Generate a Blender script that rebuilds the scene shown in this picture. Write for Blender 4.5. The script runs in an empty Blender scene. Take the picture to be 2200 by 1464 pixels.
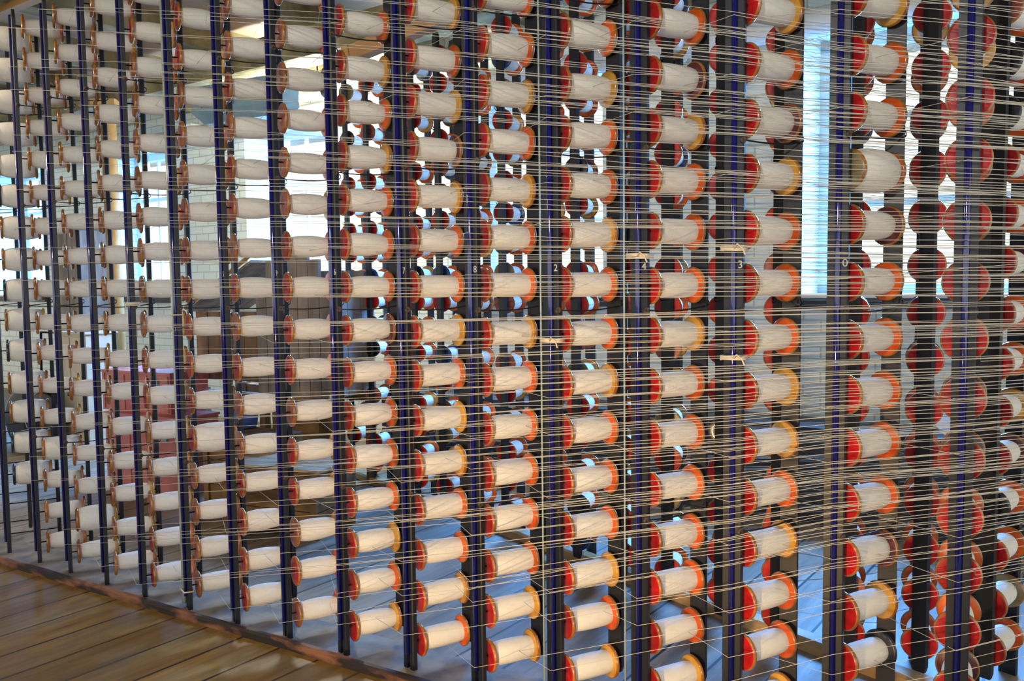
import bpy, math, random
from mathutils import Vector, Matrix, Euler
random.seed(7)
SC = bpy.context.scene
COL = SC.collection
S = 0.17                      # spacing of the bobbin rows in metres; all layout below is in rows

# ------------------------------------------------------------------ camera
EYE = 8.6797
cam_d = bpy.data.cameras.new('camera'); cam = bpy.data.objects.new('camera', cam_d); COL.objects.link(cam)
cam_d.sensor_width = 36.0; cam_d.lens = 1867.4/2200*36.0; cam_d.clip_start = 0.05; cam_d.clip_end = 200
PITCH = math.radians(3.91548); ROLL = math.radians(0.67292)
cam.matrix_world = Matrix.Translation((0, 0, EYE*S)) @ Matrix.Rotation(math.pi/2-PITCH, 4, 'X') @ Matrix.Rotation(-ROLL, 4, 'Z')
SC.camera = cam

# ------------------------------------------------------------------ world, light, exposure
SC.view_settings.view_transform = 'Standard'; SC.view_settings.look = 'None'
SC.view_settings.gamma = 1.0; SC.view_settings.use_curve_mapping = False
SC.view_settings.exposure = 0.0
SC.cycles.use_denoising = True
SC.cycles.max_bounces = 6; SC.cycles.transparent_max_bounces = 12
world = bpy.data.worlds.new('sky'); SC.world = world; world.use_nodes = True
bg = world.node_tree.nodes['Background']
bg.inputs[0].default_value = (0.98, 1.0, 0.97, 1); bg.inputs[1].default_value = 1.6

PHI = math.radians(36.0)
U = Vector((math.cos(PHI), -math.sin(PHI), 0)); N = Vector((math.sin(PHI), math.cos(PHI), 0))
NW = 34.5                                     # back wall, along the room's depth axis
SILL, HEAD = 7.9, 18.3
WINDOWS = [(-11.0, -2.6), (-28.2, -19.9), (-45.4, -37.2), (-61.6, -53.4), (-79.0, -70.8)]
def RP(u, n, z): return (U*u + N*n + Vector((0, 0, z)))*S      # room axes -> world
for i, (a, b) in enumerate(WINDOWS):           # daylight outside every window
    ld = bpy.data.lights.new('window_daylight', 'AREA'); ld.shape = 'RECTANGLE'
    ld.size = (b-a+3)*S; ld.size_y = (HEAD-SILL+4)*S
    ld.color = (0.11, 0.36, 1.0); ld.energy = 1050
    lo = bpy.data.objects.new('window_daylight', ld); COL.objects.link(lo)
    lo.location = RP((a+b)/2, NW+7.0, (SILL+HEAD)/2+2.0)
    ld.spread = math.radians(115)
    lo.rotation_euler = (Vector(RP((a+b)/2, NW-9, -2.0))-lo.location).to_track_quat('-Z', 'Y').to_euler()
sp = bpy.data.lights.new('tungsten_floor_lamp', 'SPOT'); sp.energy = 210; sp.color = (1.0, 0.64, 0.27)
sp.spot_size = math.radians(82); sp.spot_blend = 1.0; sp.shadow_soft_size = 0.05
so = bpy.data.objects.new('tungsten_floor_lamp', sp); COL.objects.link(so)
so.location = (-0.55, 0.75, 0.30)
so.rotation_euler = (Vector((0.12, 2.9, 0.45))-so.location).to_track_quat('-Z', 'Y').to_euler()

s2 = bpy.data.lights.new('added_front_spot', 'SPOT'); s2.energy = 250; s2.color = (1.0, 0.97, 0.88)  # added spot, unseen above the camera, brightens the front row
s2.spot_size = math.radians(100); s2.spot_blend = 0.8; s2.shadow_soft_size = 0.12
so2 = bpy.data.objects.new('added_front_spot', s2); COL.objects.link(so2)
so2.location = (-1.1, -0.6, 2.9)
so2.rotation_euler = (Vector((-0.2, 3.1, 1.0))-so2.location).to_track_quat('-Z', 'Y').to_euler()

l3 = bpy.data.lights.new('added_ceiling_fill', 'POINT'); l3.energy = 55; l3.color = (1.0, 0.86, 0.66); l3.shadow_soft_size = 0.1  # fill light without a fixture, added out of view to lift the left ceiling
lo3 = bpy.data.objects.new('added_ceiling_fill', l3); COL.objects.link(lo3); lo3.location = (-3.6, 4.2, 2.95)

# ------------------------------------------------------------------ materials
def mat(name, col, rough=0.5, metal=0.0, spec=0.5, coat=0.0):
    m = bpy.data.materials.new(name); m.use_nodes = True
    b = m.node_tree.nodes['Principled BSDF']
    b.inputs['Base Color'].default_value = (*col, 1); b.inputs['Roughness'].default_value = rough
    b.inputs['Metallic'].default_value = metal; b.inputs['Specular IOR Level'].default_value = spec
    b.inputs['Coat Weight'].default_value = coat
    return m
def nodes(m): return m.node_tree.nodes, m.node_tree.links, m.node_tree.nodes['Principled BSDF']
def ramp(nt, a, b, p0=0.3, p1=0.7):
    r = nt.new('ShaderNodeValToRGB'); e = r.color_ramp.elements
    e[0].position = p0; e[0].color = (*a, 1); e[1].position = p1; e[1].color = (*b, 1); return r
def noisy(name, a, b, scale=8, rough=0.5, p0=0.35, p1=0.65, stretch=(1, 1, 1), bump=0.0, spec=0.5, coat=0.0, detail=6, rnd=0.0):
    m = mat(name, a, rough, spec=spec, coat=coat); n, l, p = nodes(m)
    tc = n.new('ShaderNodeTexCoord'); mp = n.new('ShaderNodeMapping'); mp.inputs['Scale'].default_value = stretch
    nz = n.new('ShaderNodeTexNoise'); nz.inputs['Scale'].default_value = scale; nz.inputs['Detail'].default_value = detail
    l.new(tc.outputs['Object'], mp.inputs[0]); l.new(mp.outputs[0], nz.inputs['Vector'])
    r = ramp(n, a, b, p0, p1); l.new(nz.outputs['Fac'], r.inputs[0])
    src = r.outputs[0]
    if rnd:
        oi = n.new('ShaderNodeObjectInfo'); h = n.new('ShaderNodeHueSaturation')
        mr = n.new('ShaderNodeMapRange'); mr.inputs['To Min'].default_value = 1-rnd; mr.inputs['To Max'].default_value = 1+rnd
        l.new(oi.outputs['Random'], mr.inputs[0]); l.new(mr.outputs[0], h.inputs['Value']); l.new(src, h.inputs['Color']); src = h.outputs[0]
    l.new(src, p.inputs['Base Color'])
    if bump:
        bp = n.new('ShaderNodeBump'); bp.inputs['Strength'].default_value = bump; bp.inputs['Distance'].default_value = 0.01
        l.new(nz.outputs['Fac'], bp.inputs['Height']); l.new(bp.outputs[0], p.inputs['Normal'])
    return m

def yarn_mat(name, base, dark):
    m = mat(name, base, 0.85, spec=0.2); n, l, p = nodes(m)
    tc = n.new('ShaderNodeTexCoord')
    wv = n.new('ShaderNodeTexWave'); wv.bands_direction = 'X'; wv.inputs['Scale'].default_value = 105.0
    wv.inputs['Distortion'].default_value = 0.5; wv.inputs['Detail'].default_value = 1; wv.inputs['Detail Scale'].default_value = 1.0
    mp = n.new('ShaderNodeMapping'); mp.inputs['Rotation'].default_value = (0, 0, 0.7); mp.inputs['Scale'].default_value = (1, .35, 1)
    nz = n.new('ShaderNodeTexNoise'); nz.inputs['Scale'].default_value = 60; nz.inputs['Detail'].default_value = 3
    l.new(tc.outputs['Object'], wv.inputs['Vector']); l.new(tc.outputs['Object'], mp.inputs[0]); l.new(mp.outputs[0], nz.inputs['Vector'])
    mx = n.new('ShaderNodeMath'); mx.operation = 'MULTIPLY_ADD'; mx.inputs[1].default_value = 0.35
    l.new(wv.outputs['Fac'], mx.inputs[0]); l.new(nz.outputs['Fac'], mx.inputs[2])
    r = ramp(n, dark, base, 0.30, 0.72); l.new(mx.outputs[0], r.inputs[0]); l.new(r.outputs[0], p.inputs['Base Color'])
    bp = n.new('ShaderNodeBump'); bp.inputs['Strength'].default_value = 0.35; bp.inputs['Distance'].default_value = 0.0012
    l.new(wv.outputs['Fac'], bp.inputs['Height']); l.new(bp.outputs[0], p.inputs['Normal'])
    return m

M = {}
M['yarn'] = yarn_mat('cream_yarn', (0.82, 0.785, 0.71), (0.74, 0.70, 0.62))
M['thread'] = mat('cream_thread', (0.57, 0.54, 0.47), 0.8, spec=0.2)
M['post'] = noisy('dark_stained_post', (0.004, 0.006, 0.012), (0.015, 0.017, 0.025), 9, 0.45, 0.35, 0.75, (1, 1, .15), 0.15, spec=0.4)
M['post_worn'] = noisy('dark_worn_post', (0.007, 0.007, 0.009), (0.05, 0.036, 0.024), 8, 0.5, 0.55, 0.82, (1, 1, .12), 0.2)
M['rod'] = mat('deep_blue_glass', (0.003, 0.005, 0.12), 0.10, spec=0.7, coat=0.4)
M['clear'] = mat('pale_glass_tube', (0.50, 0.58, 0.48), 0.08, spec=0.8)
M['clear'].node_tree.nodes['Principled BSDF'].inputs['Transmission Weight'].default_value = 0.2
M['iron'] = mat('black_iron', (0.018, 0.016, 0.015), 0.45, 0.6)
M['rust'] = noisy('rusty_iron', (0.03, 0.022, 0.018), (0.10, 0.06, 0.035), 60, 0.6)
M['red'] = noisy('red_painted_flange', (0.33, 0.005, 0.007), (0.52, 0.009, 0.010), 35, 0.42, rnd=0.25, spec=0.3)
M['worn'] = noisy('worn_red_flange', (0.30, 0.06, 0.04), (0.50, 0.15, 0.11), 30, 0.4, rnd=0.25, stretch=(1, 1, 3))
M['rim'] = noisy('varnished_rim', (0.24, 0.085, 0.015), (0.38, 0.155, 0.028), 30, 0.22, rnd=0.2, coat=0.4)
M['orange'] = noisy('orange_flange', (0.54, 0.062, 0.006), (0.68, 0.11, 0.012), 25, 0.30, rnd=0.2, coat=0.1, spec=0.35)
M['ochre'] = noisy('ochre_flange', (0.50, 0.23, 0.025), (0.62, 0.32, 0.045), 25, 0.28, rnd=0.15, coat=0.3)
M['maroon'] = noisy('maroon_flange', (0.07, 0.014, 0.016), (0.13, 0.03, 0.03), 25, 0.3, rnd=0.2, coat=0.3)
M['black'] = noisy('black_flange', (0.012, 0.014, 0.02), (0.03, 0.03, 0.035), 25, 0.3, coat=0.3)
M['blue'] = noisy('blue_flange', (0.015, 0.05, 0.16), (0.03, 0.09, 0.25), 25, 0.3, coat=0.2)
M['olive'] = noisy('olive_flange', (0.16, 0.13, 0.06), (0.28, 0.23, 0.12), 25, 0.35, coat=0.2)
M['string'] = mat('white_string', (0.70, 0.60, 0.45), 0.9)
M['chalk'] = mat('chalk', (0.55, 0.55, 0.55), 0.95)
M['white'] = noisy('white_paint', (0.72, 0.76, 0.70), (0.80, 0.83, 0.78), 3, 0.6)
M['pipe'] = noisy('white_pipe_paint', (0.62, 0.62, 0.60), (0.74, 0.74, 0.72), 4, 0.4)
M['ceil'] = noisy('old_ceiling_boards', (0.36, 0.23, 0.14), (0.62, 0.44, 0.30), 2.5, 0.8, 0.3, 0.7, (1, .25, 1))
M['beam'] = noisy('mossy_beam', (0.10, 0.085, 0.035), (0.42, 0.35, 0.18), 5, 0.8, 0.3, 0.7, (1, 1, 1))
M['orangewood'] = noisy('orange_timber', (0.42, 0.20, 0.07), (0.58, 0.30, 0.11), 6, 0.6, stretch=(.3, 1, 1))
M['tan'] = noisy('tan_timber', (0.36, 0.21, 0.07), (0.50, 0.31, 0.12), 6, 0.6, stretch=(.3, 1, 1))
M['railwood'] = noisy('worn_rail', (0.016, 0.009, 0.007), (0.24, 0.095, 0.045), 12, 0.6, 0.47, 0.60, (.35, 1, 1), 0.3)
M['oldrail'] = noisy('old_rail', (0.30, 0.18, 0.075), (0.52, 0.33, 0.14), 9, 0.6, 0.4, 0.6, (.35, 1, 1), 0.3)
M['plank_grey'] = noisy('grey_planks', (0.14, 0.115, 0.095), (0.36, 0.29, 0.235), 9, 0.6, 0.35, 0.7, (1, 1, .2), 0.2)
M['plank_brown'] = noisy('brown_planks', (0.10, 0.05, 0.02), (0.27, 0.15, 0.06), 9, 0.6, 0.35, 0.7, (1, 1, .2), 0.2)
M['crate'] = noisy('orange_crate', (0.15, 0.07, 0.018), (0.34, 0.19, 0.05), 10, 0.6, 0.35, 0.7, (.25, 1, 1), 0.2)
M['crate_top'] = noisy('pale_crate_lid', (0.40, 0.27, 0.14), (0.56, 0.42, 0.27), 10, 0.6, 0.35, 0.7, (.25, 1, 1))
M['pink'] = noisy('red_lead_paint', (0.40, 0.10, 0.09), (0.54, 0.18, 0.16), 6, 0.45, 0.3, 0.7)
M['steel'] = noisy('blue_grey_steel', (0.19, 0.31, 0.37), (0.25, 0.39, 0.46), 5, 0.35)
M['beige'] = noisy('beige_paint', (0.50, 0.43, 0.31), (0.58, 0.51, 0.38), 5, 0.6)
M['darkwood'] = noisy('black_bench_timber', (0.012, 0.012, 0.014), (0.05, 0.046, 0.045), 6, 0.6, stretch=(.2, 1, 1), bump=0.2)
M['bluecloth'] = mat('blue_plastic', (0.10, 0.20, 0.55), 0.5)
M['paper'] = mat('white_card', (0.80, 0.82, 0.85), 0.8)
M['lamp'] = mat('fluorescent_tube', (1, 1, 1), 0.5)
pb = M['lamp'].node_tree.nodes['Principled BSDF']; pb.inputs['Emission Color'].default_value = (0.9, 1, 0.95, 1); pb.inputs['Emission Strength'].default_value = 14

def glass_mat():
    m = bpy.data.materials.new('window_glass'); m.use_nodes = True; n, l = m.node_tree.nodes, m.node_tree.links
    n.remove(n['Principled BSDF']); t = n.new('ShaderNodeBsdfTransparent'); t.inputs[0].default_value = (0.96, 1, 0.98, 1)
    g = n.new('ShaderNodeBsdfGlossy'); g.inputs['Roughness'].default_value = 0.02
    mx = n.new('ShaderNodeMixShader'); mx.inputs[0].default_value = 0.05
    l.new(t.outputs[0], mx.inputs[1]); l.new(g.outputs[0], mx.inputs[2])
    l.new(mx.outputs[0], n['Material Output'].inputs[0]); return m
M['glass'] = glass_mat()

def brick_wall():
    m = mat('white_painted_brick', (0.78, 0.83, 0.72), 0.6); n, l, p = nodes(m)
    tc = n.new('ShaderNodeTexCoord'); mp = n.new('ShaderNodeMapping'); mp.inputs['Rotation'].default_value = (math.pi/2, 0, 0)
    b = n.new('ShaderNodeTexBrick'); b.inputs['Scale'].default_value = 1.0
    b.inputs['Brick Width'].default_value = 0.23; b.inputs['Row Height'].default_value = 0.085; b.inputs['Mortar Size'].default_value = 0.006
    b.inputs['Color1'].default_value = (0.86, 0.90, 0.80, 1); b.inputs['Color2'].default_value = (0.80, 0.85, 0.75, 1); b.inputs['Mortar'].default_value = (0.52, 0.57, 0.5, 1)
    l.new(tc.outputs['Object'], mp.inputs[0]); l.new(mp.outputs[0], b.inputs['Vector']); l.new(b.outputs['Color'], p.inputs['Base Color'])
    bp = n.new('ShaderNodeBump'); bp.inputs['Strength'].default_value = 0.5; bp.inputs['Distance'].default_value = 0.004; bp.invert = True
    l.new(b.outputs['Fac'], bp.inputs['Height']); l.new(bp.outputs[0], p.inputs['Normal'])
    return m
M['brick'] = brick_wall()

def plank_floor(name, c1, c2, gap, rough, dirt, dirtc):
    m = mat(name, c1, rough, spec=0.3); n, l, p = nodes(m)
    tc = n.new('ShaderNodeTexCoord')
    b = n.new('ShaderNodeTexBrick'); b.inputs['Scale'].default_value = 1.0; b.offset = 0.37
    b.inputs['Brick Width'].default_value = 7.3; b.inputs['Row Height'].default_value = 0.215; b.inputs['Mortar Size'].default_value = 0.007
    b.inputs['Mortar Smooth'].default_value = 0.2; b.inputs['Bias'].default_value = 0.1
    b.inputs['Color1'].default_value = (*c1, 1); b.inputs['Color2'].default_value = (*c2, 1); b.inputs['Mortar'].default_value = (*gap, 1)
    l.new(tc.outputs['Object'], b.inputs['Vector'])
    mp = n.new('ShaderNodeMapping'); mp.inputs['Scale'].default_value = (0.12, 1, 1); l.new(tc.outputs['Object'], mp.inputs[0])
    g = n.new('ShaderNodeTexNoise'); g.inputs['Scale'].default_value = 22; g.inputs['Detail'].default_value = 8; g.inputs['Roughness'].default_value = 0.65
    l.new(mp.outputs[0], g.inputs['Vector'])
    mx = n.new('ShaderNodeMix'); mx.data_type = 'RGBA'; mx.blend_type = 'MULTIPLY'; mx.inputs[0].default_value = 0.75
    r = ramp(n, (0.35, 0.30, 0.26), (1.25, 1.2, 1.1), 0.3, 0.7); l.new(g.outputs['Fac'], r.inputs[0])
    l.new(b.outputs['Color'], mx.inputs[6]); l.new(r.outputs[0], mx.inputs[7])
    d = n.new('ShaderNodeTexNoise'); d.inputs['Scale'].default_value = 2.3; d.inputs['Detail'].default_value = 7
    l.new(tc.outputs['Object'], d.inputs['Vector']); dr = ramp(n, (0, 0, 0), (dirt, dirt, dirt), 0.42, 0.68); l.new(d.outputs['Fac'], dr.inputs[0])
    m2 = n.new('ShaderNodeMix'); m2.data_type = 'RGBA'; l.new(dr.outputs[0], m2.inputs[0]); l.new(mx.outputs[2], m2.inputs[6]); m2.inputs[7].default_value = (*dirtc, 1)
    l.new(m2.outputs[2], p.inputs['Base Color'])
    bp = n.new('ShaderNodeBump'); bp.inputs['Strength'].default_value = 0.3; bp.inputs['Distance'].default_value = 0.004
    l.new(g.outputs['Fac'], bp.inputs['Height']); l.new(bp.outputs[0], p.inputs['Normal'])
    return m
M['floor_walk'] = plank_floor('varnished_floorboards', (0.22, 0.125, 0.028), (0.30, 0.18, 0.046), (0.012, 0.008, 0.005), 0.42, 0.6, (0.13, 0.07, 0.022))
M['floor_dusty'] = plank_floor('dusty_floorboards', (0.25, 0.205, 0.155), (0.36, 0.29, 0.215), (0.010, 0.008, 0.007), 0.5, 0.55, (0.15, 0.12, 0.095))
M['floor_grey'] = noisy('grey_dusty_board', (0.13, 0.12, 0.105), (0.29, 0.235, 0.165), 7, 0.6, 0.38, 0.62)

# ------------------------------------------------------------------ mesh helper
class MB:
    def __init__(s): s.v = []; s.f = []; s.m = []; s.sm = []
    def add(s, vs, fs, mi=0, smooth=False):
        o = len(s.v); s.v += [Vector(v) for v in vs]
        for k, f in enumerate(fs):
            s.f.append([i+o for i in f]); s.m.append(mi[k] if isinstance(mi, list) else mi); s.sm.append(smooth)
    def box(s, c, size, mi=0, R=None):
        x, y, z = [a/2 for a in size]; c = Vector(c)
        vs = [Vector(p) for p in ((-x,-y,-z),(x,-y,-z),(x,y,-z),(-x,y,-z),(-x,-y,z),(x,-y,z),(x,y,z),(-x,y,z))]
        vs = [c+(R @ v if R else v) for v in vs]
        s.add(vs, [(0,3,2,1),(4,5,6,7),(0,1,5,4),(1,2,6,5),(2,3,7,6),(3,0,4,7)], mi)
    def prism(s, poly, z0, z1, mi=0, top=None):         # poly: (x, y) counter-clockwise
        n = len(poly); top = top or poly
        vs = [(x, y, z0) for x, y in poly]+[(x, y, z1) for x, y in top]
        s.add(vs, [tuple(reversed(range(n))), tuple(range(n, 2*n))]+[(i, (i+1) % n, n+(i+1) % n, n+i) for i in range(n)], mi)
    def lathe(s, prof, seg=28, mis=0, close=True):      # prof: (x along the axis, radius); axis = X
        vs = []; fs = []; mm = []
        for (x, r) in prof:
            for k in range(seg):
                a = 2*math.pi*k/seg; vs.append((x, r*math.cos(a), r*math.sin(a)))
        for i in range(len(prof)-1):
            for k in range(seg):
                k2 = (k+1) % seg
                fs.append((i*seg+k, i*seg+k2, (i+1)*seg+k2, (i+1)*seg+k)); mm.append(mis[i] if isinstance(mis, list) else mis)
        if close:
            fs.append(tuple(reversed(range(seg)))); mm.append(mis[0] if isinstance(mis, list) else mis)
            o = (len(prof)-1)*seg; fs.append(tuple(range(o, o+seg))); mm.append(mis[-1] if isinstance(mis, list) else mis)
        s.add(vs, [tuple(reversed(f)) for f in fs], mm, True)
    def tube(s, pts, r, sides=6, mi=0):
        pts = [Vector(p) for p in pts]; n = len(pts); vs = []
        for i, p in enumerate(pts):
            t = (pts[min(i+1, n-1)]-pts[max(i-1, 0)]).normalized()
            a = t.cross(Vector((0, 0, 1)))
            if a.length < 1e-3: a = t.cross(Vector((1, 0, 0)))
            a.normalize(); b = t.cross(a)
            rr = r[i] if isinstance(r, (list, tuple)) else r
            for k in range(sides):
                w = 2*math.pi*k/sides; vs.append(p+a*(rr*math.cos(w))+b*(rr*math.sin(w)))
        fs = [(i*sides+k, i*sides+(k+1) % sides, (i+1)*sides+(k+1) % sides, (i+1)*sides+k) for i in range(n-1) for k in range(sides)]
        fs += [tuple(reversed(range(sides))), tuple(range((n-1)*sides, n*sides))]
        s.add(vs, fs, mi, sides > 4)
    def mesh(s, name, mats, scale=S):
        me = bpy.data.meshes.new(name); me.from_pydata([v*scale for v in s.v], [], s.f)
        for m in (mats if isinstance(mats, (list, tuple)) else [mats]): me.materials.append(m)
        me.polygons.foreach_set('material_index', s.m); me.polygons.foreach_set('use_smooth', s.sm)
        me.update(); return me
    def build(s, name, mats, parent=None, scale=S, smooth_angle=None):
        me = s.mesh(name, mats, scale)
        if smooth_angle: me.set_sharp_from_angle(angle=smooth_angle)
        return put(name, me, parent)
def put(name, me, parent=None, loc=None, rz=None):
    o = bpy.data.objects.new(name, me); COL.objects.link(o)
    if parent is not None: o.parent = parent
    if loc is not None: o.location = loc
    if rz is not None: o.rotation_euler = (0, 0, rz)
    return o
def tag(o, label, cat, group=None, kind=None):
    o['label'] = label; o['category'] = cat
    if group: o['group'] = group
    if kind: o['kind'] = kind
    return o
def thing(name, label, cat, loc=(0, 0, 0), rz=0, group=None):
    o = bpy.data.objects.new(name, None); o.empty_display_size = 0.05; COL.objects.link(o)
    o.location = loc; o.rotation_euler = (0, 0, rz); return tag(o, label, cat, group)
def struct(o, label=None, cat=None):
    o['kind'] = 'structure'
    if label: o['label'] = label
    if cat: o['category'] = cat
    return o
ORD = ['first','second','third','fourth','fifth','sixth','seventh','eighth','ninth','tenth','eleventh','twelfth','thirteenth',
       'fourteenth','fifteenth','sixteenth','seventeenth','eighteenth']
def project(x, y, z):                         # rows -> pixel of the 2200x1464 frame, to leave out what is out of view
    v = z-EYE; c, s_ = math.cos(PITCH), math.sin(PITCH); d = y*c-v*s_; u = y*s_+v*c
    if d <= 0: return None
    X, Y = 1867.4*x/d, -1867.4*u/d; c, s_ = math.cos(ROLL), math.sin(ROLL)
    return 1100+X*c+Y*s_, 732-X*s_+Y*c
def ray_at(px, py, Y):                        # point on the view ray at depth Y (rows): used once to survey far objects
    x, y = px-1100, py-732; c, s_ = math.cos(ROLL), math.sin(ROLL); x, y = x*c-y*s_, x*s_+y*c
    u = -y/1867.4; c, s_ = math.cos(PITCH), math.sin(PITCH); r = Vector((x/1867.4, c+s_*u, -s_+c*u))
    r = r/r.y*Y; return Vector((r.x, r.y, EYE+r.z))

# ------------------------------------------------------------------ room shell
# rail line on the floor: from (-16.14, 26.74) to (-3.88, 19.11)
RA, RB = Vector((-16.14, 26.735, 0)), Vector((-3.876, 19.108, 0)); RD = (RB-RA).normalized(); RN = Vector((-RD.y, RD.x, 0))
if RN.y < 0: RN = -RN
def to_room(v): return Vector((v.dot(N), -v.dot(U), v.z))      # floor mesh local: X along the boards
def floor_build():
    mb = MB()
    a, b = RA-RD*60, RA+RD*45
    def q(pts, mi):
        vs = [to_room(p) for p in pts]; mb.add(vs, [tuple(range(len(vs)))], mi)
    k = RN*1.75
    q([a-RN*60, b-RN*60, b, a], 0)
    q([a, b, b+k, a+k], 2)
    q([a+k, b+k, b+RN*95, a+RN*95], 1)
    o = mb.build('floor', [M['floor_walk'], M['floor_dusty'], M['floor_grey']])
    o.rotation_euler = (0, 0, math.pi/2-PHI)
    return struct(o, 'wide timber floorboards running towards the windows', 'floor')
floor_build()
def room_obj(mb, name, mats, parent=None):
    o = mb.build(name, mats, parent)
    if parent is None: o.rotation_euler = (0, 0, -PHI)
    return o
# back wall in the room frame (x = u, y = n)
WT = 3.6; UL, UR, CEIL = -112.0, 26.0, 21.0
def wall_build():
    mb = MB(); edges = [UL]
    for a, b in sorted(WINDOWS): edges += [a, b]
    edges.append(UR)
    for i in range(0, len(edges), 2):
        a, b = edges[i], edges[i+1]
        sa = 0.9 if i > 0 else 0.0; sb = 0.9 if i < len(edges)-2 else 0.0
        # piers with splayed jambs: wider at the inside
        mb.prism([(a, NW), (b, NW), (b+0, NW+WT), (a-0, NW+WT)], 0, CEIL)
    for a, b in WINDOWS:
        mb.box(((a+b)/2, NW+WT/2, SILL/2), (b-a, WT, SILL)); mb.box(((a+b)/2, NW+WT/2, (HEAD+CEIL)/2), (b-a, WT, CEIL-HEAD))
    return struct(room_obj(mb, 'wall_back', M['brick']), 'white painted brick wall behind the creel', 'wall')
wall_build()
for i, (a, b) in enumerate(WINDOWS):
    mb = MB(); y = NW+WT-1.0; c = (a+b)/2; w = b-a; h = HEAD-SILL
    for x in (a+.28, b-.28): mb.box((x, y, (SILL+HEAD)/2), (.56, .5, h))
    for z in (SILL+.25, HEAD-.25): mb.box((c, y, z), (w, .5, .5))
    for z in (SILL+h*.36, SILL+h*.68): mb.box((c, y, z), (w-.8, .3, .26))
    for x in (a+w/3, b-w/3): mb.box((x, y, (SILL+HEAD)/2), (.16, .22, h-.6))
    o = struct(room_obj(mb, 'window_%d' % (i+1), M['white']), 'tall white sash window number %d along the back wall from the right' % (i+1), 'window')
    g = MB(); g.box((c, y+.05, (SILL+HEAD)/2), (w-.9, .05, h-.7)); g.build('pane', M['glass'], o)
    sl = MB(); sl.box((c, NW+1.0, SILL+.06), (w+.5, 3.0, .14)); sl.box((c, NW-.42, SILL-.22), (w+.9, .16, .42), 1); sl.build('sill', [M['white'], M['darkwood']], o)
mb = MB(); mb.box(((UL+UR)/2, NW/2-12, CEIL+.25), (UR-UL, NW+60, .5))
struct(room_obj(mb, 'ceiling', M['ceil']), 'old boarded ceiling', 'ceiling')
for i, u in enumerate(range(-100, 24, 7)):
    mb = MB(); mb.box((u, NW/2-4, CEIL-.55), (1.1, NW+8, 1.1))
    struct(room_obj(mb, 'trim_%d' % (i+1), M['beam']), 'mossy brown ceiling joist', 'beam')
for i, n in enumerate((27.0, 12.0)):
    mb = MB(); mb.box(((UL+UR)/2, n, CEIL-1.7), (UR-UL, 1.5, 1.3))
    struct(room_obj(mb, 'trim_%d' % (40+i), M['beam']), 'heavy cross beam under the ceiling', 'beam')
# long white pipe under the window heads
mb = MB(); mb.tube([(UL, NW-1.3, 18.1), (UR, NW-1.3, 18.1)], .5, 20)
o = tag(room_obj(mb, 'wall_pipe', M['pipe']), 'long thick white pipe running along the back wall above the windows', 'pipe')
for k, u in enumerate((-66, -49, -33, -15.5, 1)):
    h = MB(); h.box((u, NW-.7, 18.7), (.3, 1.4, .25)); h.tube([(u, NW-1.3+.62*math.cos(t*.3), 18.1+.62*math.sin(t*.3)) for t in range(22)], .09, 6); h.build('bracket', M['white'], o)

# floor rails
def rail(name, A, B, w, h, m, label, z=0):
    A, B = Vector(A), Vector(B); d = (B-A).normalized(); ang = math.atan2(d.y, d.x); L = (B-A).length
    mb = MB(); n = 24
    poly = [(-w/2, 0), (w/2, 0), (w/2, h*.8), (w/2-.07, h), (-w/2+.07, h), (-w/2, h*.8)]
    vs = []; fs = []
    for i in range(n+1):
        x = L*i/n; j = 0 if i in (0, n) else random.uniform(-.02, .02)
        for (y, zz) in poly: vs.append((x, y+j, max(0, zz+(j*.6 if zz else 0))))
    k = len(poly)
    for i in range(n):
        for a in range(k): fs.append((i*k+a, (i+1)*k+a, (i+1)*k+(a+1) % k, i*k+(a+1) % k))
    fs += [tuple(range(k)), tuple(reversed(range(n*k, n*k+k)))]
    mb.add(vs, fs); o = mb.build(name, m); o.location = (A+Vector((0, 0, z)))*S; o.rotation_euler = (0, 0, ang)
    return tag(o, label, 'rail')
rail('floor_rail', RA-RD*12+RN*.12, RB+RD*16+RN*.12, .25, .19, M['railwood'], 'worn red-brown timber rail on the floor before the front bobbins')
q0, q1 = Vector((-8.2, 40.2, 0)), Vector((9.6, 16.2, 0))
rail('floor_rail', q0, q1, .5, .3, M['oldrail'], 'brown timber rail on the floor under the rear bobbins')

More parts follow.
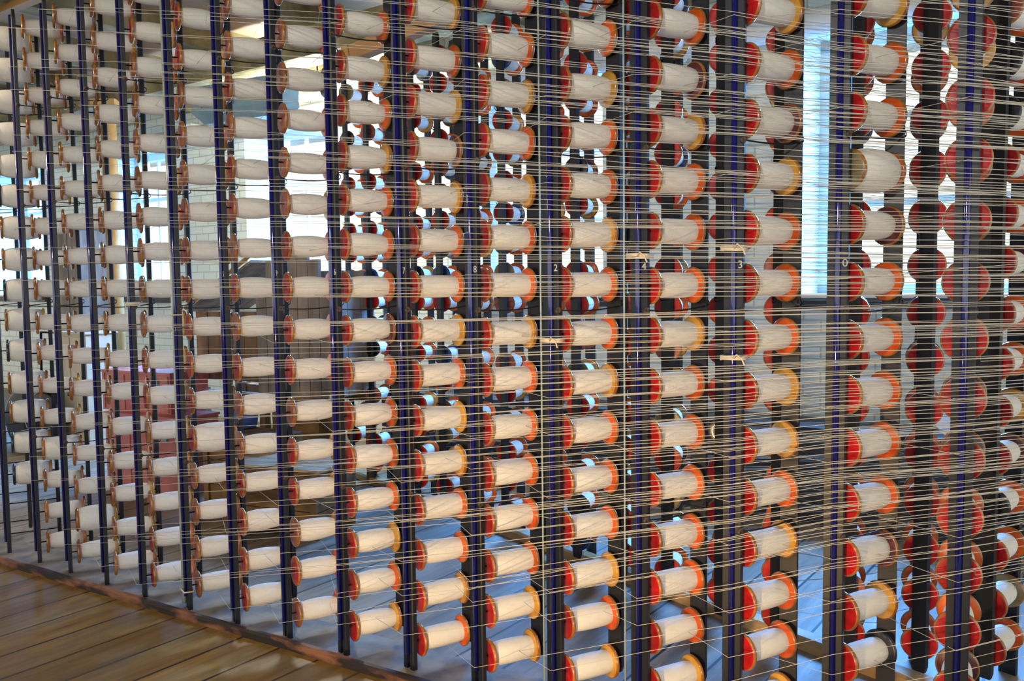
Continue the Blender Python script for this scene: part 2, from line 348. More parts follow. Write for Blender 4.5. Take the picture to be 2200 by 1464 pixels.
# ------------------------------------------------------------------ creel frames
FX = [-18.15,-16.58,-15.023,-13.534,-11.918,-10.375,-8.76,-7.17,-5.606,-4.026,-2.369,-.795,.83,2.476,4.09,5.799,7.454]
FY = [29.1,28.03,26.991,25.965,24.872,23.838,22.862,21.814,20.882,19.868,19.051,18.184,17.49,16.784,15.956,15.462,14.298]
FT = [62,61,61,61,61,60,60,61,60,59,60,62,64,62,60.5,60.5,28.3]
FL = 1.48; H0 = 0.586; PW, PT = .355, .115
PSI = [62,62,62,62,62,62,61,58,54,50,47,44,40,36,32,30,29]; PSI_R = 54.8+180        # the posts' faces are turned against the spindles
TOPF, BB, TOPB = 17.15, .32, 17.0
TIES = (4.0, 8.09, 11.17, 14.2)
def front_post_mesh(top, worn=False):
    mb = MB(); w, t, g, dp = PW/2, PT/2, .055, .07
    # local: X along the bobbin axis (front = -X), Y to the left of it
    poly = [(-t, w), (-t, g), (-t+dp, g), (-t+dp, -g), (-t, -g), (-t, -w+.02), (-t+.02, -w), (t, -w), (t, w)]
    sh = [(x*.8, y*.82) for x, y in poly]
    zs = [0, .06, top*.33, top*.66, top-.22, top]
    n = len(poly); vs = []; fs = []
    for z in zs:
        pp = sh if z == top else poly
        j = (random.uniform(-.008, .008), random.uniform(-.008, .008)) if 0.1 < z < top-1 else (0, 0)
        vs += [(x+j[0], y+j[1], z) for x, y in pp]
    for i in range(len(zs)-1): fs += [(i*n+k, i*n+(k+1) % n, (i+1)*n+(k+1) % n, (i+1)*n+k) for k in range(n)]
    # end caps split in two quads and the back strip
    def cap(o, rev):
        c = [[0, 1, 2, 8], [2, 3, 7, 8], [3, 4, 5, 6, 7]]
        return [tuple(reversed([o+i for i in f])) if rev else tuple(o+i for i in f) for f in c]
    fs = [tuple(reversed(f)) for f in fs]
    fs += cap(0, False)+cap((len(zs)-1)*n, True)
    mb.add(vs, fs); return mb.mesh('front_post', M['post'])
def rear_post_mesh(z0, top, m):
    mb = MB(); w, t = .165, .06; poly = [(-t, -w), (t-.02, -w), (t, -w+.02), (t, w), (-t, w)]
    sh = [(x*.75, y*.8) for x, y in poly]
    mb.prism(sh, z0, z0+.12, top=poly); mb.prism(poly, z0+.12, top-.15); mb.prism(poly, top-.15, top, top=sh)
    return mb.mesh('rear_post', m)
rod_mb = MB(); rod_mb.tube([(-PT/2-.025, 0, .35), (-PT/2-.025, 0, 16.9)], .054, 16); ROD = rod_mb.mesh('glass_rod', M['rod'])
FP = [front_post_mesh(TOPF+d) for d in (0, .12, -.1)]
BP = [rear_post_mesh(BB, TOPB, M['post_worn']), rear_post_mesh(BB+.05, TOPB+.1, M['post'])]
FPR, BPR = front_post_mesh(17.8), rear_post_mesh(.38, 17.7, M['post_worn'])
def tie_mesh(z):
    mb = MB(); dz = .05
    pts = [(.02+(FL+.03)*i/8, -.17+.02*(i/8)**2, z-.05*math.sin(math.pi*i/8)+dz*i/8) for i in range(9)]
    mb.tube(pts, .016, 6)
    hk = [(FL+.05+.06*math.sin(a), -.15, z+dz+.06-.06*math.cos(a)) for a in [i*.6 for i in range(9)]]
    mb.tube(hk, .014, 6); return mb.mesh('tie_rod', M['iron'])
def nut_mesh(z):
    mb = MB()
    ring = [(.02+.045*math.cos(a), -.17, z+.045*math.sin(a)) for a in [i*math.pi/5 for i in range(11)]]
    mb.tube(ring, .028, 6); mb.box((.02, -.165, z), (.07, .03, .07)); return mb.mesh('nut', M['rust'])
TIE = [tie_mesh(z) for z in TIES]; NUT = [nut_mesh(z) for z in TIES]
def text_mesh(txt, size, m):
    cu = bpy.data.curves.new('t', 'FONT'); cu.body = txt; cu.size = size; cu.extrude = 0.0006; cu.align_x = 'CENTER'; cu.resolution_u = 4
    o = bpy.data.objects.new('t', cu); COL.objects.link(o); bpy.context.view_layer.update()
    me = bpy.data.meshes.new_from_object(o.evaluated_get(bpy.context.evaluated_depsgraph_get())); me.name = 'chalk_mark'
    bpy.data.objects.remove(o); bpy.data.curves.remove(cu); me.materials.clear(); me.materials.append(m); return me
CH = {'9': 8, '6': 9, '7': 10, '8': 11, '2': 12, '4': 13, '3': 14, '0': 15, '5': 7}
CHALK = {v: k for k, v in CH.items()}

def axis_of(th): t = math.radians(th); return Vector((math.sin(t), math.cos(t), 0)), Vector((math.cos(t), -math.sin(t), 0))
def creel_frame(x, y, th, fpm, bpm, label, group, ties=True, boff=0.0, psi=0):
    rz = math.pi/2-math.radians(th)
    r = thing('creel_frame', label, 'creel frame', (x*S, y*S, 0), rz, group)
    pr = math.radians(th-psi)
    put('front_post', fpm, r, None, pr); put('glass_rod', ROD, r, None, pr)['label'] = 'deep blue glass rod in the post groove'
    put('rear_post', bpm, r, (FL*S, boff*S, 0), pr)
    if ties:
        for k in range(4): t = put('tie_rod', TIE[k], r); put('nut', NUT[k], t)
    return r
sp_mb = MB(); sp_mb.tube([(PT/2-.04, 0, 0), (FL-.06, 0, 0)], .02, 8); SPIN = sp_mb.mesh('spindle', M['iron'])
front = []
for i in range(17):
    if i == 0: lab = 'dark creel frame whose rear post shows at the left edge of the photo'
    else: lab = 'dark creel frame of grooved post and rear post, %s from left in the front row' % ORD[i-1]
    r = creel_frame(FX[i], FY[i], FT[i], FP[i % 3], BP[i % 2], lab, 'creel frames of the front row', boff=(-.2 if i == 16 else 0), psi=PSI[i])
    front.append(r)
    if i in CHALK:
        me = text_mesh(CHALK[i], .034, M['chalk']); c = put('chalk_mark', me, r); c['label'] = 'chalk numeral on the post'
        pr = math.radians(FT[i]-PSI[i]); q = Matrix.Rotation(pr, 3, 'Z')
        c.location = (q @ Vector((-PT/2-.004, -.125, H0+8.28)))*S; c.rotation_euler = (math.pi/2, 0, pr-math.pi/2)
# pale tubes standing against three of the front posts
def tube_part(i, dx, dy, rad, z0, z1):
    mb = MB(); mb.tube([(dx, dy, z0), (dx, dy, z1)], rad, 14); o = mb.build('clear_tube', M['clear'], front[i]); o.rotation_euler = (0, 0, math.radians(FT[i]-PSI[i])); o['label'] = 'pale glass tube strapped upright to the post'; return o
t5 = tube_part(6, -.10, .20, .055, .1, 17.2)
for z in (.5, 7.9): 
    sb = MB(); sb.tube([(-.13, .27, z), (-.18, .15, z), (-.15, -.19, z), (.08, -.215, z), (.09, .2, z), (-.02, .27, z), (-.13, .27, z)], .018, 6); sb.build('strap', M['string'], t5)
tube_part(12, -.06, .26, .018, .1, 17.2); tube_part(13, -.04, .32, .018, .1, 17.2)
# string ties knotted round posts
def string_tie(i, z):
    mb = MB(); w, t = PW/2+.025, PT/2+.10
    loop = [(-t, w), (-t, 0), (-t, -w), (t, -w), (t, w), (-t, w)]
    for k in range(3): mb.tube([(x, y, z+.03*k+random.uniform(-.012, .012)) for x, y in loop], .02, 6)
    mb.tube([(-t-.02, -.05, z+.03), (-t-.08, -.12, z+.1), (-t-.03, -.2, z+.02), (-t-.05, -.26, z-.1)], .016, 6)
    o = mb.build('string_tie', M['string'], front[i]); o.rotation_euler = (0, 0, math.radians(FT[i]-PSI[i])); o['label'] = 'white string knotted round the post'
for i, z in ((12, 7.45), (13, 9.1), (14, 9.2), (14, 7.2), (5, 8.15)): string_tie(i, z)

for z in (H0, H0+1, H0+2.05):
    for k in ((0, 1) if z < H0+2 else (0,)):
        put('bare_spindle', SPIN, front[k], (0, 0, z*S))
RX = [9.68,8.49,7.17,6.0,5.07,4.02,3.02,1.88,.95,-.29,-1.41,-2.65,-3.76,-4.88,-5.98,-7.12]
RY = [17.46,17.79,18.31,19.46,20.99,22.51,23.95,25.59,26.88,28.74,30.37,32.21,33.66,35.25,36.63,38.12]
RT = [47,24,22,21,20.5,20.5,21,22,22,21.5,21,20,20,20,20,20]
RF = []
for i in range(16):
    d, rr = axis_of(RT[i]+180)
    fx, fy = RX[i]-d.x*FL, RY[i]-d.y*FL
    creel_frame(fx, fy, RT[i]+180, FPR, BPR, 'dark creel frame seen end on, %s from right in the rear row' % ORD[i], 'creel frames of the rear row', ties=i > 2, psi=PSI_R)
    RF.append((fx, fy))

# ------------------------------------------------------------------ bobbins
FR, FTH = .368, .095; B0, B1 = .20, 1.35           # flange radius, thickness; outer faces along the axis
def flange_mesh(face, rim, inner, nm):
    mb = MB()
    prof = [(0.02, .05), (0.0, .10), (0.0, .312), (.004, .338), (.022, .361), (.048, FR), (.072, .358), (.084, .338), (.098, .20), (.10, .05)]
    mb.lathe(prof, 36, [0, 0, 0, 1, 1, 1, 1, 2, 2])
    return mb.mesh(nm, [M[face], M[rim], M[inner]])
FLG = {}
def flange(face, rim, inner):
    k = (face, rim, inner)
    if k not in FLG: FLG[k] = flange_mesh(face, rim, inner, 'flange')
    return FLG[k]
def yarn_mesh(r0, r1, rm, skew=.5):
    mb = MB(); n = 14; prof = []
    for i in range(n+1):
        t = i/n; b = max(0, math.sin(math.pi*t**(.75 if skew < .5 else 1.0)))**.75
        e = 1-(abs(2*t-1))**8*.06
        prof.append((B0+.09+(B1-B0-.18)*t, ((r0+(r1-r0)*t)*(1-b)+rm*b)*e))
    mb.lathe(prof, 36, 0); return mb.mesh('yarn', M['yarn'])
YARN = [yarn_mesh(.225, .235, .255), yarn_mesh(.24, .24, .25), yarn_mesh(.215, .23, .262, .4), yarn_mesh(.245, .235, .25)]
YBAR = [yarn_mesh(.208, .20, .258), yarn_mesh(.215, .205, .27, .4), yarn_mesh(.215, .215, .25), yarn_mesh(.20, .205, .255)]
YFULL = yarn_mesh(.335, .33, .40); YBIG = yarn_mesh(.325, .335, .385)
CN = {'orange': 'orange', 'ochre': 'ochre', 'maroon': 'maroon', 'black': 'black', 'blue': 'blue', 'olive': 'olive'}
def bobbin(x, y, z, th, near, far, ym, label, group, mi_far_first=False):
    r = thing('bobbin', label, 'bobbin', (x*S, y*S, z*S), math.pi/2-math.radians(th), group)
    put('spindle', SPIN, r)
    yo = put('yarn', ym, r); yo.rotation_euler = (random.uniform(0, 6.28), 0, 0)
    a = put('flange', flange(*near), r, (B0*S, 0, 0))
    b = put('flange', flange(*far), r, (B1*S, 0, 0)); b.rotation_euler = (0, 0, math.pi); 
    a.rotation_euler = (random.uniform(0, 6.28), 0, 0)
    return r
def rnd_far(i):
    if i <= 5: return random.choices(['orange', 'ochre', 'maroon'], [3, 4, 1])[0]
    return random.choices(['orange', 'ochre', 'maroon', 'black'], [10, 4.5, 1.6, .25])[0]
FAR = {(15, 1): 'black', (15, 3): 'maroon', (15, 2): 'ochre', (15, 4): 'orange', (15, 5): 'orange', (15, 6): 'orange', (15, 7): 'orange', (15, 8): 'orange', (15, 9): 'maroon',
       (15, 10): 'orange', (15, 11): 'orange', (15, 12): 'orange', (15, 13): 'ochre', (14, 13): 'ochre', (14, 12): 'orange', (14, 11): 'maroon', (14, 10): 'ochre',
       (14, 9): 'orange', (14, 8): 'orange', (14, 7): 'orange', (14, 6): 'ochre', (14, 5): 'ochre', (14, 4): 'orange', (14, 3): 'ochre', (14, 2): 'orange', (14, 1): 'orange',
       (13, 13): 'orange', (13, 12): 'maroon', (13, 11): 'ochre', (13, 10): 'orange', (13, 9): 'orange', (13, 8): 'orange', (13, 7): 'ochre', (13, 6): 'orange', (13, 5): 'orange',
       (13, 4): 'orange', (13, 3): 'orange', (13, 2): 'orange', (13, 1): 'orange', (13, 0): 'ochre', (12, 13): 'orange', (12, 12): 'ochre', (12, 11): 'orange', (12, 10): 'orange',
       (12, 9): 'ochre', (12, 8): 'orange', (12, 7): 'orange', (12, 6): 'ochre', (12, 5): 'orange', (12, 4): 'orange', (12, 3): 'orange', (12, 2): 'ochre', (12, 1): 'orange', (12, 0): 'ochre',
       (11, 13): 'orange', (11, 12): 'ochre', (11, 11): 'orange', (11, 10): 'ochre', (11, 9): 'orange', (11, 8): 'orange', (11, 7): 'ochre', (11, 6): 'orange', (11, 5): 'orange',
       (11, 4): 'orange', (11, 3): 'orange', (11, 2): 'orange', (11, 1): 'ochre', (11, 0): 'ochre', (10, 14): 'ochre', (10, 13): 'orange', (10, 12): 'ochre', (10, 11): 'maroon',
       (10, 10): 'ochre', (10, 9): 'orange', (10, 8): 'orange', (10, 7): 'ochre', (10, 6): 'orange', (10, 5): 'ochre', (10, 4): 'ochre', (10, 3): 'orange', (10, 2): 'orange',
       (10, 1): 'ochre', (10, 0): 'orange', (9, 7): 'maroon', (9, 9): 'orange', (9, 8): 'orange', (9, 6): 'orange', (9, 5): 'orange', (9, 0): 'ochre', (9, 1): 'orange', (9, 2): 'ochre',
       (9, 3): 'orange', (9, 4): 'orange', (8, 13): 'maroon', (8, 10): 'ochre', (8, 5): 'maroon', (8, 2): 'ochre', (8, 1): 'orange', (8, 0): 'orange'}
nb = 0
starts = []
for i in range(1, 17):
    d, rr = axis_of(FT[i])
    for j in range(17):
        if i == 1 and j < 2: continue
        z = H0+j
        starts.append((i, j, z))
        pts = [project(FX[i]+d.x*t, FY[i]+d.y*t, z+e) for t in (B0, B1) for e in (-.3, .3)]
        if not any(-8 < p[0] < 2208 and -4 < p[1] < 1468 for p in pts): continue
        zz = z+random.uniform(-.03, .03)
        far = FAR.get((i, j)) or rnd_far(i)
        full = (i == 15 and j == 10); big = (i == 1) or (i, j) in ((3, 1), (2, 3), (6, 4))
        face = 'red' if (i >= 9 or random.random() < .25) else ('worn' if random.random() < .8 else 'red')
        if i <= 4 and random.random() < .5: face = 'rim'
        near = (face, 'rim', 'orange')
        if i == 1: near = (('black', 'black', 'black') if random.random() < .6 else ('worn', 'rim', 'rim'))
        if full: near = ('olive', 'rim', 'rim')
        rim = 'rim' if far in ('orange', 'maroon') or random.random() < .7 else far
        ym = YFULL if full else (YBIG if big else random.choice(YBAR if i <= 9 else YARN))
        what = 'overfull cream bobbin' if full else ('fat cream bobbin' if big else 'cream bobbin')
        lab = '%s with %s far flange, %s row up, %s front frame from left' % (what, CN[far], ORD[j], ORD[i-1])
        if j == 16: lab = '%s with %s far flange, topmost row, %s front frame from left' % (what, CN[far], ORD[i-1])
        bobbin(FX[i], FY[i], zz, FT[i], near, (('red' if random.random() < .7 else 'worn'), rim if far != 'black' else 'black', far), ym, lab, 'bobbins on the front creel row')
        nb += 1
# rear row: the frames nearest the camera one by one, what lies behind as one mass
HR = .93; cand = []
for i in range(16):
    d, rr = axis_of(RT[i]+180); fx, fy = RF[i]
    for j in range(17):
        z = HR+j; p = project(RX[i], RY[i], z)
        if p and -40 < p[0] < 2240 and -50 < p[1] < 1514: cand.append((RY[i], i, j, fx, fy, z))
cand.sort(key=lambda c: (c[1], c[2]))
room = 300-nb; mass = MB(); MASSM = []
def rfar(): return random.choices(['orange', 'ochre', 'maroon', 'blue', 'olive', 'black'], [15, 4, 1.6, 1.4, 1.0, .5])[0]
for n_, (Y, i, j, fx, fy, z) in enumerate(cand):
    th = RT[i]+180; inner = rfar(); zz = z+random.uniform(-.03, .03)
    outer = random.choices(['red', 'worn', 'black', 'olive', 'blue'], [9, 1.2, 1.4 if i > 3 else .3, 1.2 if i > 3 else .2, .8 if i > 3 else 0])[0]
    fa = (random.choice(['red', 'orange']), 'rim', inner); ne = (outer, 'rim' if outer in ('red', 'worn') else outer, inner); ym = random.choice(YARN)
    if n_ < room:
        oc = {'red': 'red', 'worn': 'worn red', 'black': 'black', 'olive': 'olive', 'blue': 'blue'}[outer]
        bobbin(fx, fy, zz, th, fa, ne, ym, 'end-on bobbin showing %s flange, %s row from floor, %s rear frame from right' % (oc, ORD[j], ORD[i]), 'bobbins on the rear creel row')
    else:
        T = Matrix.Translation((fx, fy, zz)) @ Matrix.Rotation(math.pi/2-math.radians(th), 4, 'Z')
        for me, L in ((flange(*fa), Matrix.Translation((B0, 0, 0))), (flange(*ne), Matrix.Translation((B1, 0, 0)) @ Matrix.Rotation(math.pi, 4, 'Z')), (ym, Matrix()), (SPIN, Matrix())):
            mi = []
            for m in me.materials:
                if m not in MASSM: MASSM.append(m)
                mi.append(MASSM.index(m))
            W = T @ L
            mass.add([W @ (v.co/S) for v in me.vertices], [tuple(p.vertices) for p in me.polygons], [mi[p.material_index] for p in me.polygons], True)
if mass.v:
    o = mass.build('distant_bobbins', MASSM); o.data.set_sharp_from_angle(angle=math.radians(40))
    tag(o, 'mass of small bobbins with orange and dark flanges further along the rear row', 'bobbins', kind='stuff')
for me in list(FLG.values())+YARN+YBAR+[YFULL, YBIG]: me.set_sharp_from_angle(angle=math.radians(40))

# ------------------------------------------------------------------ threads
def thread_path(k, j, z, px, py, pt, rear=False):
    d, rr = axis_of(pt[k])
    side = 1
    s0 = Vector((px[k], py[k], z))+d*random.uniform(.55, 1.1)+rr*.24*side
    return s0
PEND = Vector((FX[16], FY[16], 0))+Vector((.90, -.44, 0))*12
def front_thread(i, j, z):
    pts = [thread_path(i, j, z, FX, FY, FT)]
    off = PT/2+.095+random.uniform(0, .05)
    nodes_ = []
    for m in range(i+1, 17):
        d, rr = axis_of(PSI[m])
        nodes_.append(Vector((FX[m], FY[m], 0))-d*off+rr*random.uniform(-.03, .03))
    last = Vector((FX[16], FY[16], 0))-axis_of(PSI[16])[0]*off
    if nodes_: nodes_[-1] = last
    else:
        d, rr = axis_of(FT[16]); nodes_.append(Vector((FX[16], FY[16], 0))+rr*.25-d*.12)
    nodes_.append(nodes_[-1]+Vector((.90, -.44, 0))*5)
    dz = random.uniform(-.32, .32); z0 = z+dz
    pts[0].z = z+max(-.2, min(.2, dz))
    zend = EYE-.1+.10*(z-EYE)+random.uniform(-.25, .25)
    if random.random() < .12: zend += random.uniform(-1.2, 1.2)
    L = [0]
    for a, b in zip(nodes_, nodes_[1:]): L.append(L[-1]+(b-a).length)
    tot = L[-1]+7
    for p, l in zip(nodes_, L):
        t = l/tot; pts.append(Vector((p.x, p.y, z0+(zend-z0)*t)))
    return pts
for (i, j, z) in starts:
    mb = MB(); mb.tube(front_thread(i, j, z), .0050, 5)
    o = mb.build('thread', M['thread'])
    tag(o, 'cream thread drawn right from the bobbin in %s row, %s front frame from left' % (ORD[j], ORD[i-1]), 'thread', 'threads drawn off the front bobbins')
mb = MB()
for i in range(15, -1, -1):
    for j in range(17):
        d, rr = axis_of(RT[i]+180); z = HR+j; fx, fy = RF[i]
        p0 = Vector((fx, fy, z))+d*random.uniform(.5, 1.1)-rr*.25
        ns = []
        for m in range(i-1, -1, -1):
            dm, _ = axis_of(PSI_R); ns.append(Vector((RF[m][0], RF[m][1], 0))-dm*(PT/2+.10+random.uniform(0, .05)))
        if not ns: ns.append(Vector((fx+.3, fy+.1, 0)))
        ns.append(ns[-1]+Vector((.93, -.36, 0))*6)
        z0 = z+random.uniform(-.42, .42); zend = EYE-.3+.12*(z-EYE)+random.uniform(-.3, .3)
        L = [0]
        for a, b in zip(ns, ns[1:]): L.append(L[-1]+(b-a).length)
        tot = L[-1]+9
        mb.tube([p0]+[Vector((p.x, p.y, z0+(zend-z0)*l/tot)) for p, l in zip(ns, L)], .005, 4)
tag(mb.build('distant_threads', M['thread']), 'sheet of fine threads drawn right behind the rear bobbins', 'threads', kind='stuff')

# ------------------------------------------------------------------ things behind the creel
def plank_panel(mb, c, w, h, t, n, R=None, mi=0, gap=.03):
    for k in range(n):
        x = -w/2+w*(k+.5)/n
        off = Vector((x, random.uniform(-.01, .01), 0)); off = R @ off if R else off
        mb.box(Vector(c)+off, (w/n-gap, t, h), mi, R)
RZ = -PHI+.12
R3 = Matrix.Rotation(RZ, 3, 'Z')
def at_px(px, py, Y): return ray_at(px, py, Y)
# plank hood with sloping lid
c = at_px(632, 700, 36.0)
hood = thing('plank_hood', 'tall grey plank box with sloping boarded lid behind the creel', 'wooden box', Vector((c.x, c.y, 0))*S, RZ)
mb = MB(); n = 7; zb, zt = 4.0, 10.0
for k in range(n):
    a = -.5+(k+.5)/n; x = 4.1*a; top = zt-(1.3 if k in (0, n-1) else (.35 if k in (1, n-2) else 0))
    mb.box((x, 0, (zb+top)/2), (4.1/n-.03, .18, top-zb))
for y in (1.3, 2.6): plank_panel(mb, (0, y, (zb+zt)/2-.4), 4.0, zt-zb-.8, .16, 6)
for sgn in (-1, 1):
    for k in range(3): mb.box((sgn*2.0, .45+.9*k, (zb+zt-1.3)/2), (.16, .86, zt-zb-1.3))
mb.build('body', M['plank_grey'], hood)
lid = MB()
for k in range(6):
    y = .2
    x0, x1 = -2.05, -6.0
    lid.add([(x0, -.3+.6*k, zt-.3), (x1, -.3+.6*k, zt-2.4), (x1, .27+.6*k, zt-2.4), (x0, .27+.6*k, zt-.3),
             (x0, -.3+.6*k, zt-.42), (x1, -.3+.6*k, zt-2.52), (x1, .27+.6*k, zt-2.52), (x0, .27+.6*k, zt-.42)],
            [(0, 1, 2, 3), (7, 6, 5, 4), (0, 4, 5, 1), (1, 5, 6, 2), (2, 6, 7, 3), (3, 7, 4, 0)])
lid.build('sloping_lid', M['plank_grey'], hood)
ed = MB(); ed.tube([(-2.0, -.42, zt-.15), (-6.0, -.42, zt-2.35)], .10, 4); ed.build('lid_edge', M['tan'], hood)
fr = MB(); plank_panel(fr, (-3.9, .0, 6.0), 3.7, 3.0, .16, 5)
fr.build('front_panel', M['plank_brown'], hood)
lg = MB()
for x in (-5.5, -1.9, 1.9):
    for y in (.1, 2.5): lg.box((x, y, 2.05), (.32, .32, 4.1))
lg.box((-1.8, .1, 3.8), (7.7, .25, .4)); lg.box((-1.8, 2.5, 3.8), (7.7, .25, .4))
lg.build('trestle', M['plank_brown'], hood)
# red lead painted cases
for k, (px, py, w, h, Y, lab) in enumerate(((345, 860, 4.7, 3.2, 37.0, 'long pinkish red metal case low behind the creel'), (330, 755, 4.4, 1.7, 38.0, 'pinkish red metal case resting on the longer red case'))):
    c = at_px(px, py, Y); cz = (1.75 if k == 0 else 4.2)
    base = 0 if k == 0 else 3.2+.04
    cs = thing('metal_case', lab, 'metal case', Vector((c.x, c.y, base))*S, RZ)
    m2 = MB(); m2.box((0, 0, h/2), (w, 2.0, h)); m2.build('body', M['pink'], cs)
    m2 = MB(); m2.box((0, 0, h+.02), (w+.12, 2.1, .10)); m2.build('lid', M['pink'], cs)
    m2 = MB(); m2.box((w*.3, -1.04, h*.75), (.4, .10, .28)); m2.build('latch', M['steel'], cs)
    for x in (-w/2+.15, -w/6, w/6, w/2-.15):
        m2 = MB(); m2.box((x, -1.02, h/2), (.10, .05, h*.9)); m2.build('rib', M['pink'], cs)
# crates
def crate(px, pyb, Y, w, dep, h, z0, mtop, lab, rz, planks=3, feet=False):
    c = at_px(px, pyb, Y)
    t = thing('wooden_crate', lab, 'crate', Vector((c.x, c.y, z0))*S, rz)
    b = MB(); f0 = .28 if feet else 0
    for s_ in (-1, 1):
        for k in range(planks):
            hh = (h-f0)/planks; b.box((0, s_*(dep/2-.05), f0+hh*(k+.5)), (w, .10, hh-.03)); b.box((s_*(w/2-.05), 0, f0+hh*(k+.5)), (.10, dep-.2, hh-.03))
    b.box((0, 0, f0+.08), (w-.2, dep-.2, .1)); b.build('body', M['crate'], t)
    b = MB()
    for k in range(4): b.box((0, -dep/2+dep*(k+.5)/4, h+.05), (w+.1, dep/4-.03, .10))
    b.build('lid', mtop, t)
    if feet:
        b = MB()
        for sx in (-1, 1):
            for sy in (-1, 1): b.prism([(sx*(w/2-.35)-.32, sy*(dep/2-.1)-.08), (sx*(w/2-.35)+.32, sy*(dep/2-.1)-.08), (sx*(w/2-.35)+.32, sy*(dep/2-.1)+.08), (sx*(w/2-.35)-.32, sy*(dep/2-.1)+.08)], 0, .3)
        b.build('feet', M['crate'], t)
    for sx in (-1, 1):
        b = MB(); b.box((sx*(w/2-.12), -dep/2-.04, (h+f0)/2), (.24, .08, h-f0)); b.build('batten', M['crate'], t)
    return t
crate(625, 1090, 30.6, 4.0, 2.3, 2.3, 0, M['crate_top'], 'orange brown wooden crate with pale lid on the floor, nearest of the crates', RZ+.1, feet=True)
crate(545, 985, 33.3, 3.6, 1.6, 2.9, 0, M['plank_brown'], 'dark brown wooden crate standing behind the pale lidded crate', RZ)
crate(665, 940, 36.9, 2.6, 1.5, 3.6, 0, M['crate_top'], 'tall narrow crate under the grey plank box', RZ)
c = at_px(548, 845, 35.2)
tb = thing('blue_tub', 'blue plastic tub on the dark brown crate', 'tub', Vector((c.x-.2, c.y-1.0, 3.02))*S)
b = MB(); prof = [(0, .45), (.02, .52), (.75, .62), (.8, .66), (.82, .62), (.1, .48)]
b.lathe(prof, 28, 0); o = b.build('tub_body', M['bluecloth'], tb); o.rotation_euler = (0, -math.pi/2, 0); o.location = (0, 0, 0)
# round timber column, cupboard, beige cabinet at the far left
c = at_px(243, 500, 48.0)
b = MB(); b.tube([(c.x, c.y, 0), (c.x, c.y, CEIL-2.4)], .40, 20); b.box((c.x, c.y, CEIL-2.45), (1.3, 1.3, .3))
struct(b.build('trim_50', M['tan']), 'round brown timber column at the far left', 'column')
def cupboard(px, Y, w, h, m, name, lab, knob='iron'):
    c = at_px(px, 700, Y); t = thing(name, lab, 'cabinet', Vector((c.x, c.y, 0))*S, RZ)
    b = MB(); b.box((0, 0, h/2), (w, 1.8, h)); b.box((0, -.02, h+.05), (w+.2, 1.95, .12)); b.build('body', M[m], t)
    for sx in (-1, 1):
        b = MB(); b.box((sx*w/4, -.95, h/2), (w/2-.08, .08, h-.3)); dr = b.build('door', M[m], t)
        k = MB(); k.tube([(sx*.12, -1.0, h*.55), (sx*.12, -1.12, h*.55), (sx*.12, -1.12, h*.48), (sx*.12, -1.0, h*.48)], .03, 6); k.build('handle', M[knob], dr)
cupboard(185, 52, 1.9, 12.0, 'plank_grey', 'cupboard', 'tall grey cupboard beside the brown column at far left')
cupboard(185, 46, 2.4, 6.2, 'beige', 'cabinet', 'beige cabinet low behind the leftmost bobbins')
# black wheeled hand truck far left
c = at_px(95, 760, 46)
t = thing('platform_truck', 'black wheeled truck on the floor at far left', 'truck', Vector((c.x, c.y, 0))*S, RZ)
b = MB(); b.box((0, 0, 3.4), (3.0, 1.4, .35)); b.box((0, .5, 2.6), (2.6, .2, 1.2)); b.build('deck', M['iron'], t)
b = MB(); b.tube([(-1.3, .6, 3.5), (-1.3, .7, 6.2), (1.3, .7, 6.2), (1.3, .6, 3.5)], .08, 8); b.build('handle', M['iron'], t)
for x in (-1.0, 1.0):
    for y in (-.7, .7):
        b = MB(); b.lathe([(-.1, .3), (-.1, 1.5), (-.06, 1.6), (.06, 1.6), (.1, 1.5), (.1, .3)], 28, 0)
        b.v = [Matrix.Rotation(math.pi/2, 3, 'Z') @ v+Vector((x*.95, y, 1.6)) for v in b.v]; b.build('wheel', M['iron'], t)
# suspended steel heater, fluorescent lamp
c = at_px(525, 222, 42)
t = thing('unit_heater', 'blue grey steel heater hung from the ceiling at upper left', 'heater', Vector((c.x, c.y, c.z-.85))*S, RZ)
b = MB(); b.prism([(-2.6, -.9), (2.6, -.9), (2.6, .9), (-2.6, .9)], .5, 1.7); b.prism([(-2.2, -.5), (2.2, -.5), (2.2, .5), (-2.2, .5)], 0, .5, top=[(-2.6, -.9), (2.6, -.9), (2.6, .9), (-2.6, .9)]); b.build('casing', M['steel'], t)
b = MB(); b.box((.9, -.93, 1.2), (1.1, .05, .7)); b.build('control_plate', M['pipe'], t)
b = MB()
for k in range(7): b.box((-1.9+.35*k, -.93, 1.1), (.08, .06, .9))
b.build('grille', M['steel'], t)
for x in (-2.0, 2.0):
    b = MB(); b.tube([(x, 0, 1.7), (x, 0, CEIL-c.z+.8)], .06, 6); b.build('hanger', M['iron'], t)
c = at_px(650, 208, 44)
t = thing('ceiling_light', 'white fluorescent lamp glowing beside the steel heater', 'light', Vector((c.x, c.y, c.z))*S, RZ)
b = MB(); b.prism([(-1.6, -.35), (1.6, -.35), (1.6, .35), (-1.6, .35)], 0, .45, top=[(-1.6, -.15), (1.6, -.15), (1.6, .15), (-1.6, .15)]); b.build('housing', M['pipe'], t)
b = MB(); b.tube([(-1.5, 0, -.12), (1.5, 0, -.12)], .12, 14); b.build('tube', M['lamp'], t)
ld = bpy.data.lights.new('fluorescent_light', 'POINT'); ld.energy = 190; ld.color = (0.98, 1.0, 0.86); ld.shadow_soft_size = 0.12
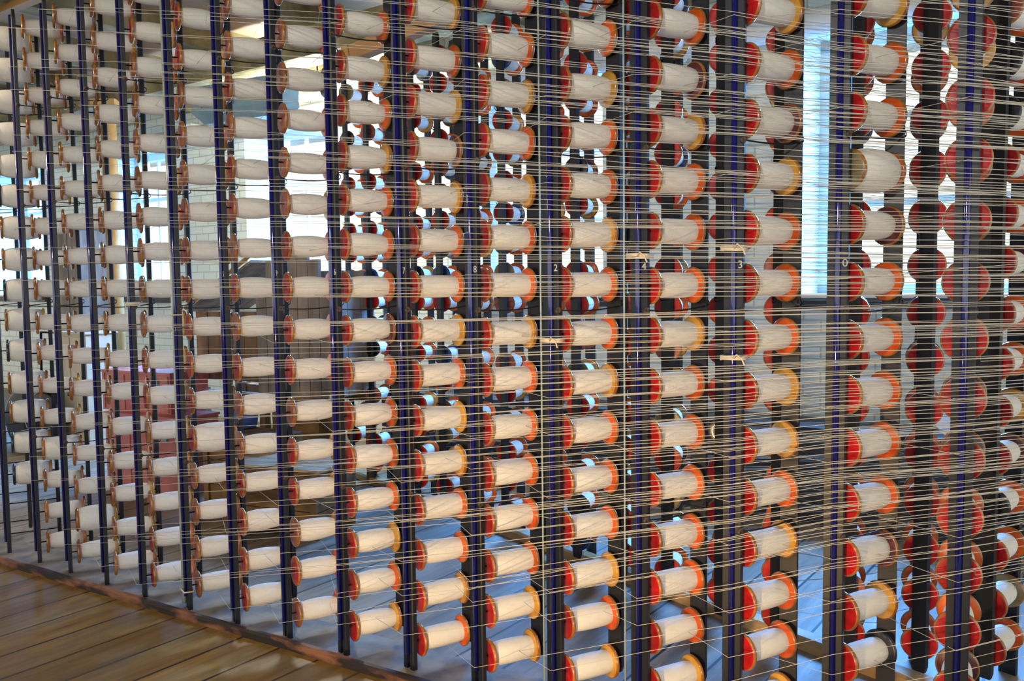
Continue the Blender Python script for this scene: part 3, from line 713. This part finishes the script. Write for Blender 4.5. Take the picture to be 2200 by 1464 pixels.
lo = bpy.data.objects.new('fluorescent_light', ld); COL.objects.link(lo); lo.location = (c-Vector((0, 0, .5)))*S
for x in (-1.0, 1.0):
    b = MB(); b.tube([(x, 0, .45), (x, 0, CEIL-c.z)], .04, 6); b.build('hanger', M['iron'], t)
# timbers under the ceiling
A, B = at_px(745, 122, 32), at_px(985, 22, 29.5)
def timber(A, B, w, h, m, name, lab):
    d = (B-A); L = d.length; q = d.to_track_quat('X', 'Z'); mb = MB(); mb.box((L/2, 0, 0), (L, w, h))
    mb.box((.15, 0, 0), (.3, w+.06, h+.06)); mb.box((L-.15, 0, 0), (.3, w+.06, h+.06))
    o = mb.build(name, m); o.location = A*S; o.rotation_euler = q.to_euler(); return tag(o, lab, 'timber')
timber(A, B, .45, .55, M['orangewood'], 'roof_brace', 'sloping orange timber brace below the ceiling at top centre')
A2 = at_px(0, 22, 36); dU = U*12
o = timber(A2-dU*.6, A2+dU*.75, .4, .42, M['tan'], 'ceiling_batten', 'tan timber batten with white writing at the top left corner')
wr = put('white_marking', text_mesh('63', .055, M['chalk']), o); wr['label'] = 'white painted figures'
wr.location = ((7.2+.15)*S, -.205*S, -.12*S); wr.rotation_euler = (math.pi/2, 0, 0)
# dark bench along the wall, white card
t = thing('wall_bench', 'long low black timber bench along the wall under the right window', 'bench', RP(-13, NW-2.6, 0), -PHI)
b = MB()
for k in range(4): b.box((0, -1.2+.62*k, 3.35), (34, .58, .2))
b.build('top', M['darkwood'], t)
b = MB()
for k in range(4): b.box((0, -1.45, .45+.78*k), (34, .14, .70))
b.build('front_boards', M['darkwood'], t)
for x in (-16, -8, 0, 8, 16):
    b = MB(); b.box((x, .2, 1.62), (.4, 2.2, 3.24)); b.build('leg', M['darkwood'], t)
c = at_px(2030, 912, 20.5)
b = MB(); b.box((0, 0, 0), (.62, .015, .40)); b.box((.0, -.012, .14), (.62, .01, .08))
o = b.build('paper_card', M['paper']); o.location = c*S; o.rotation_euler = (-.5, .85, -.3)
tag(o, 'white paper card tilted among the threads at right', 'card')
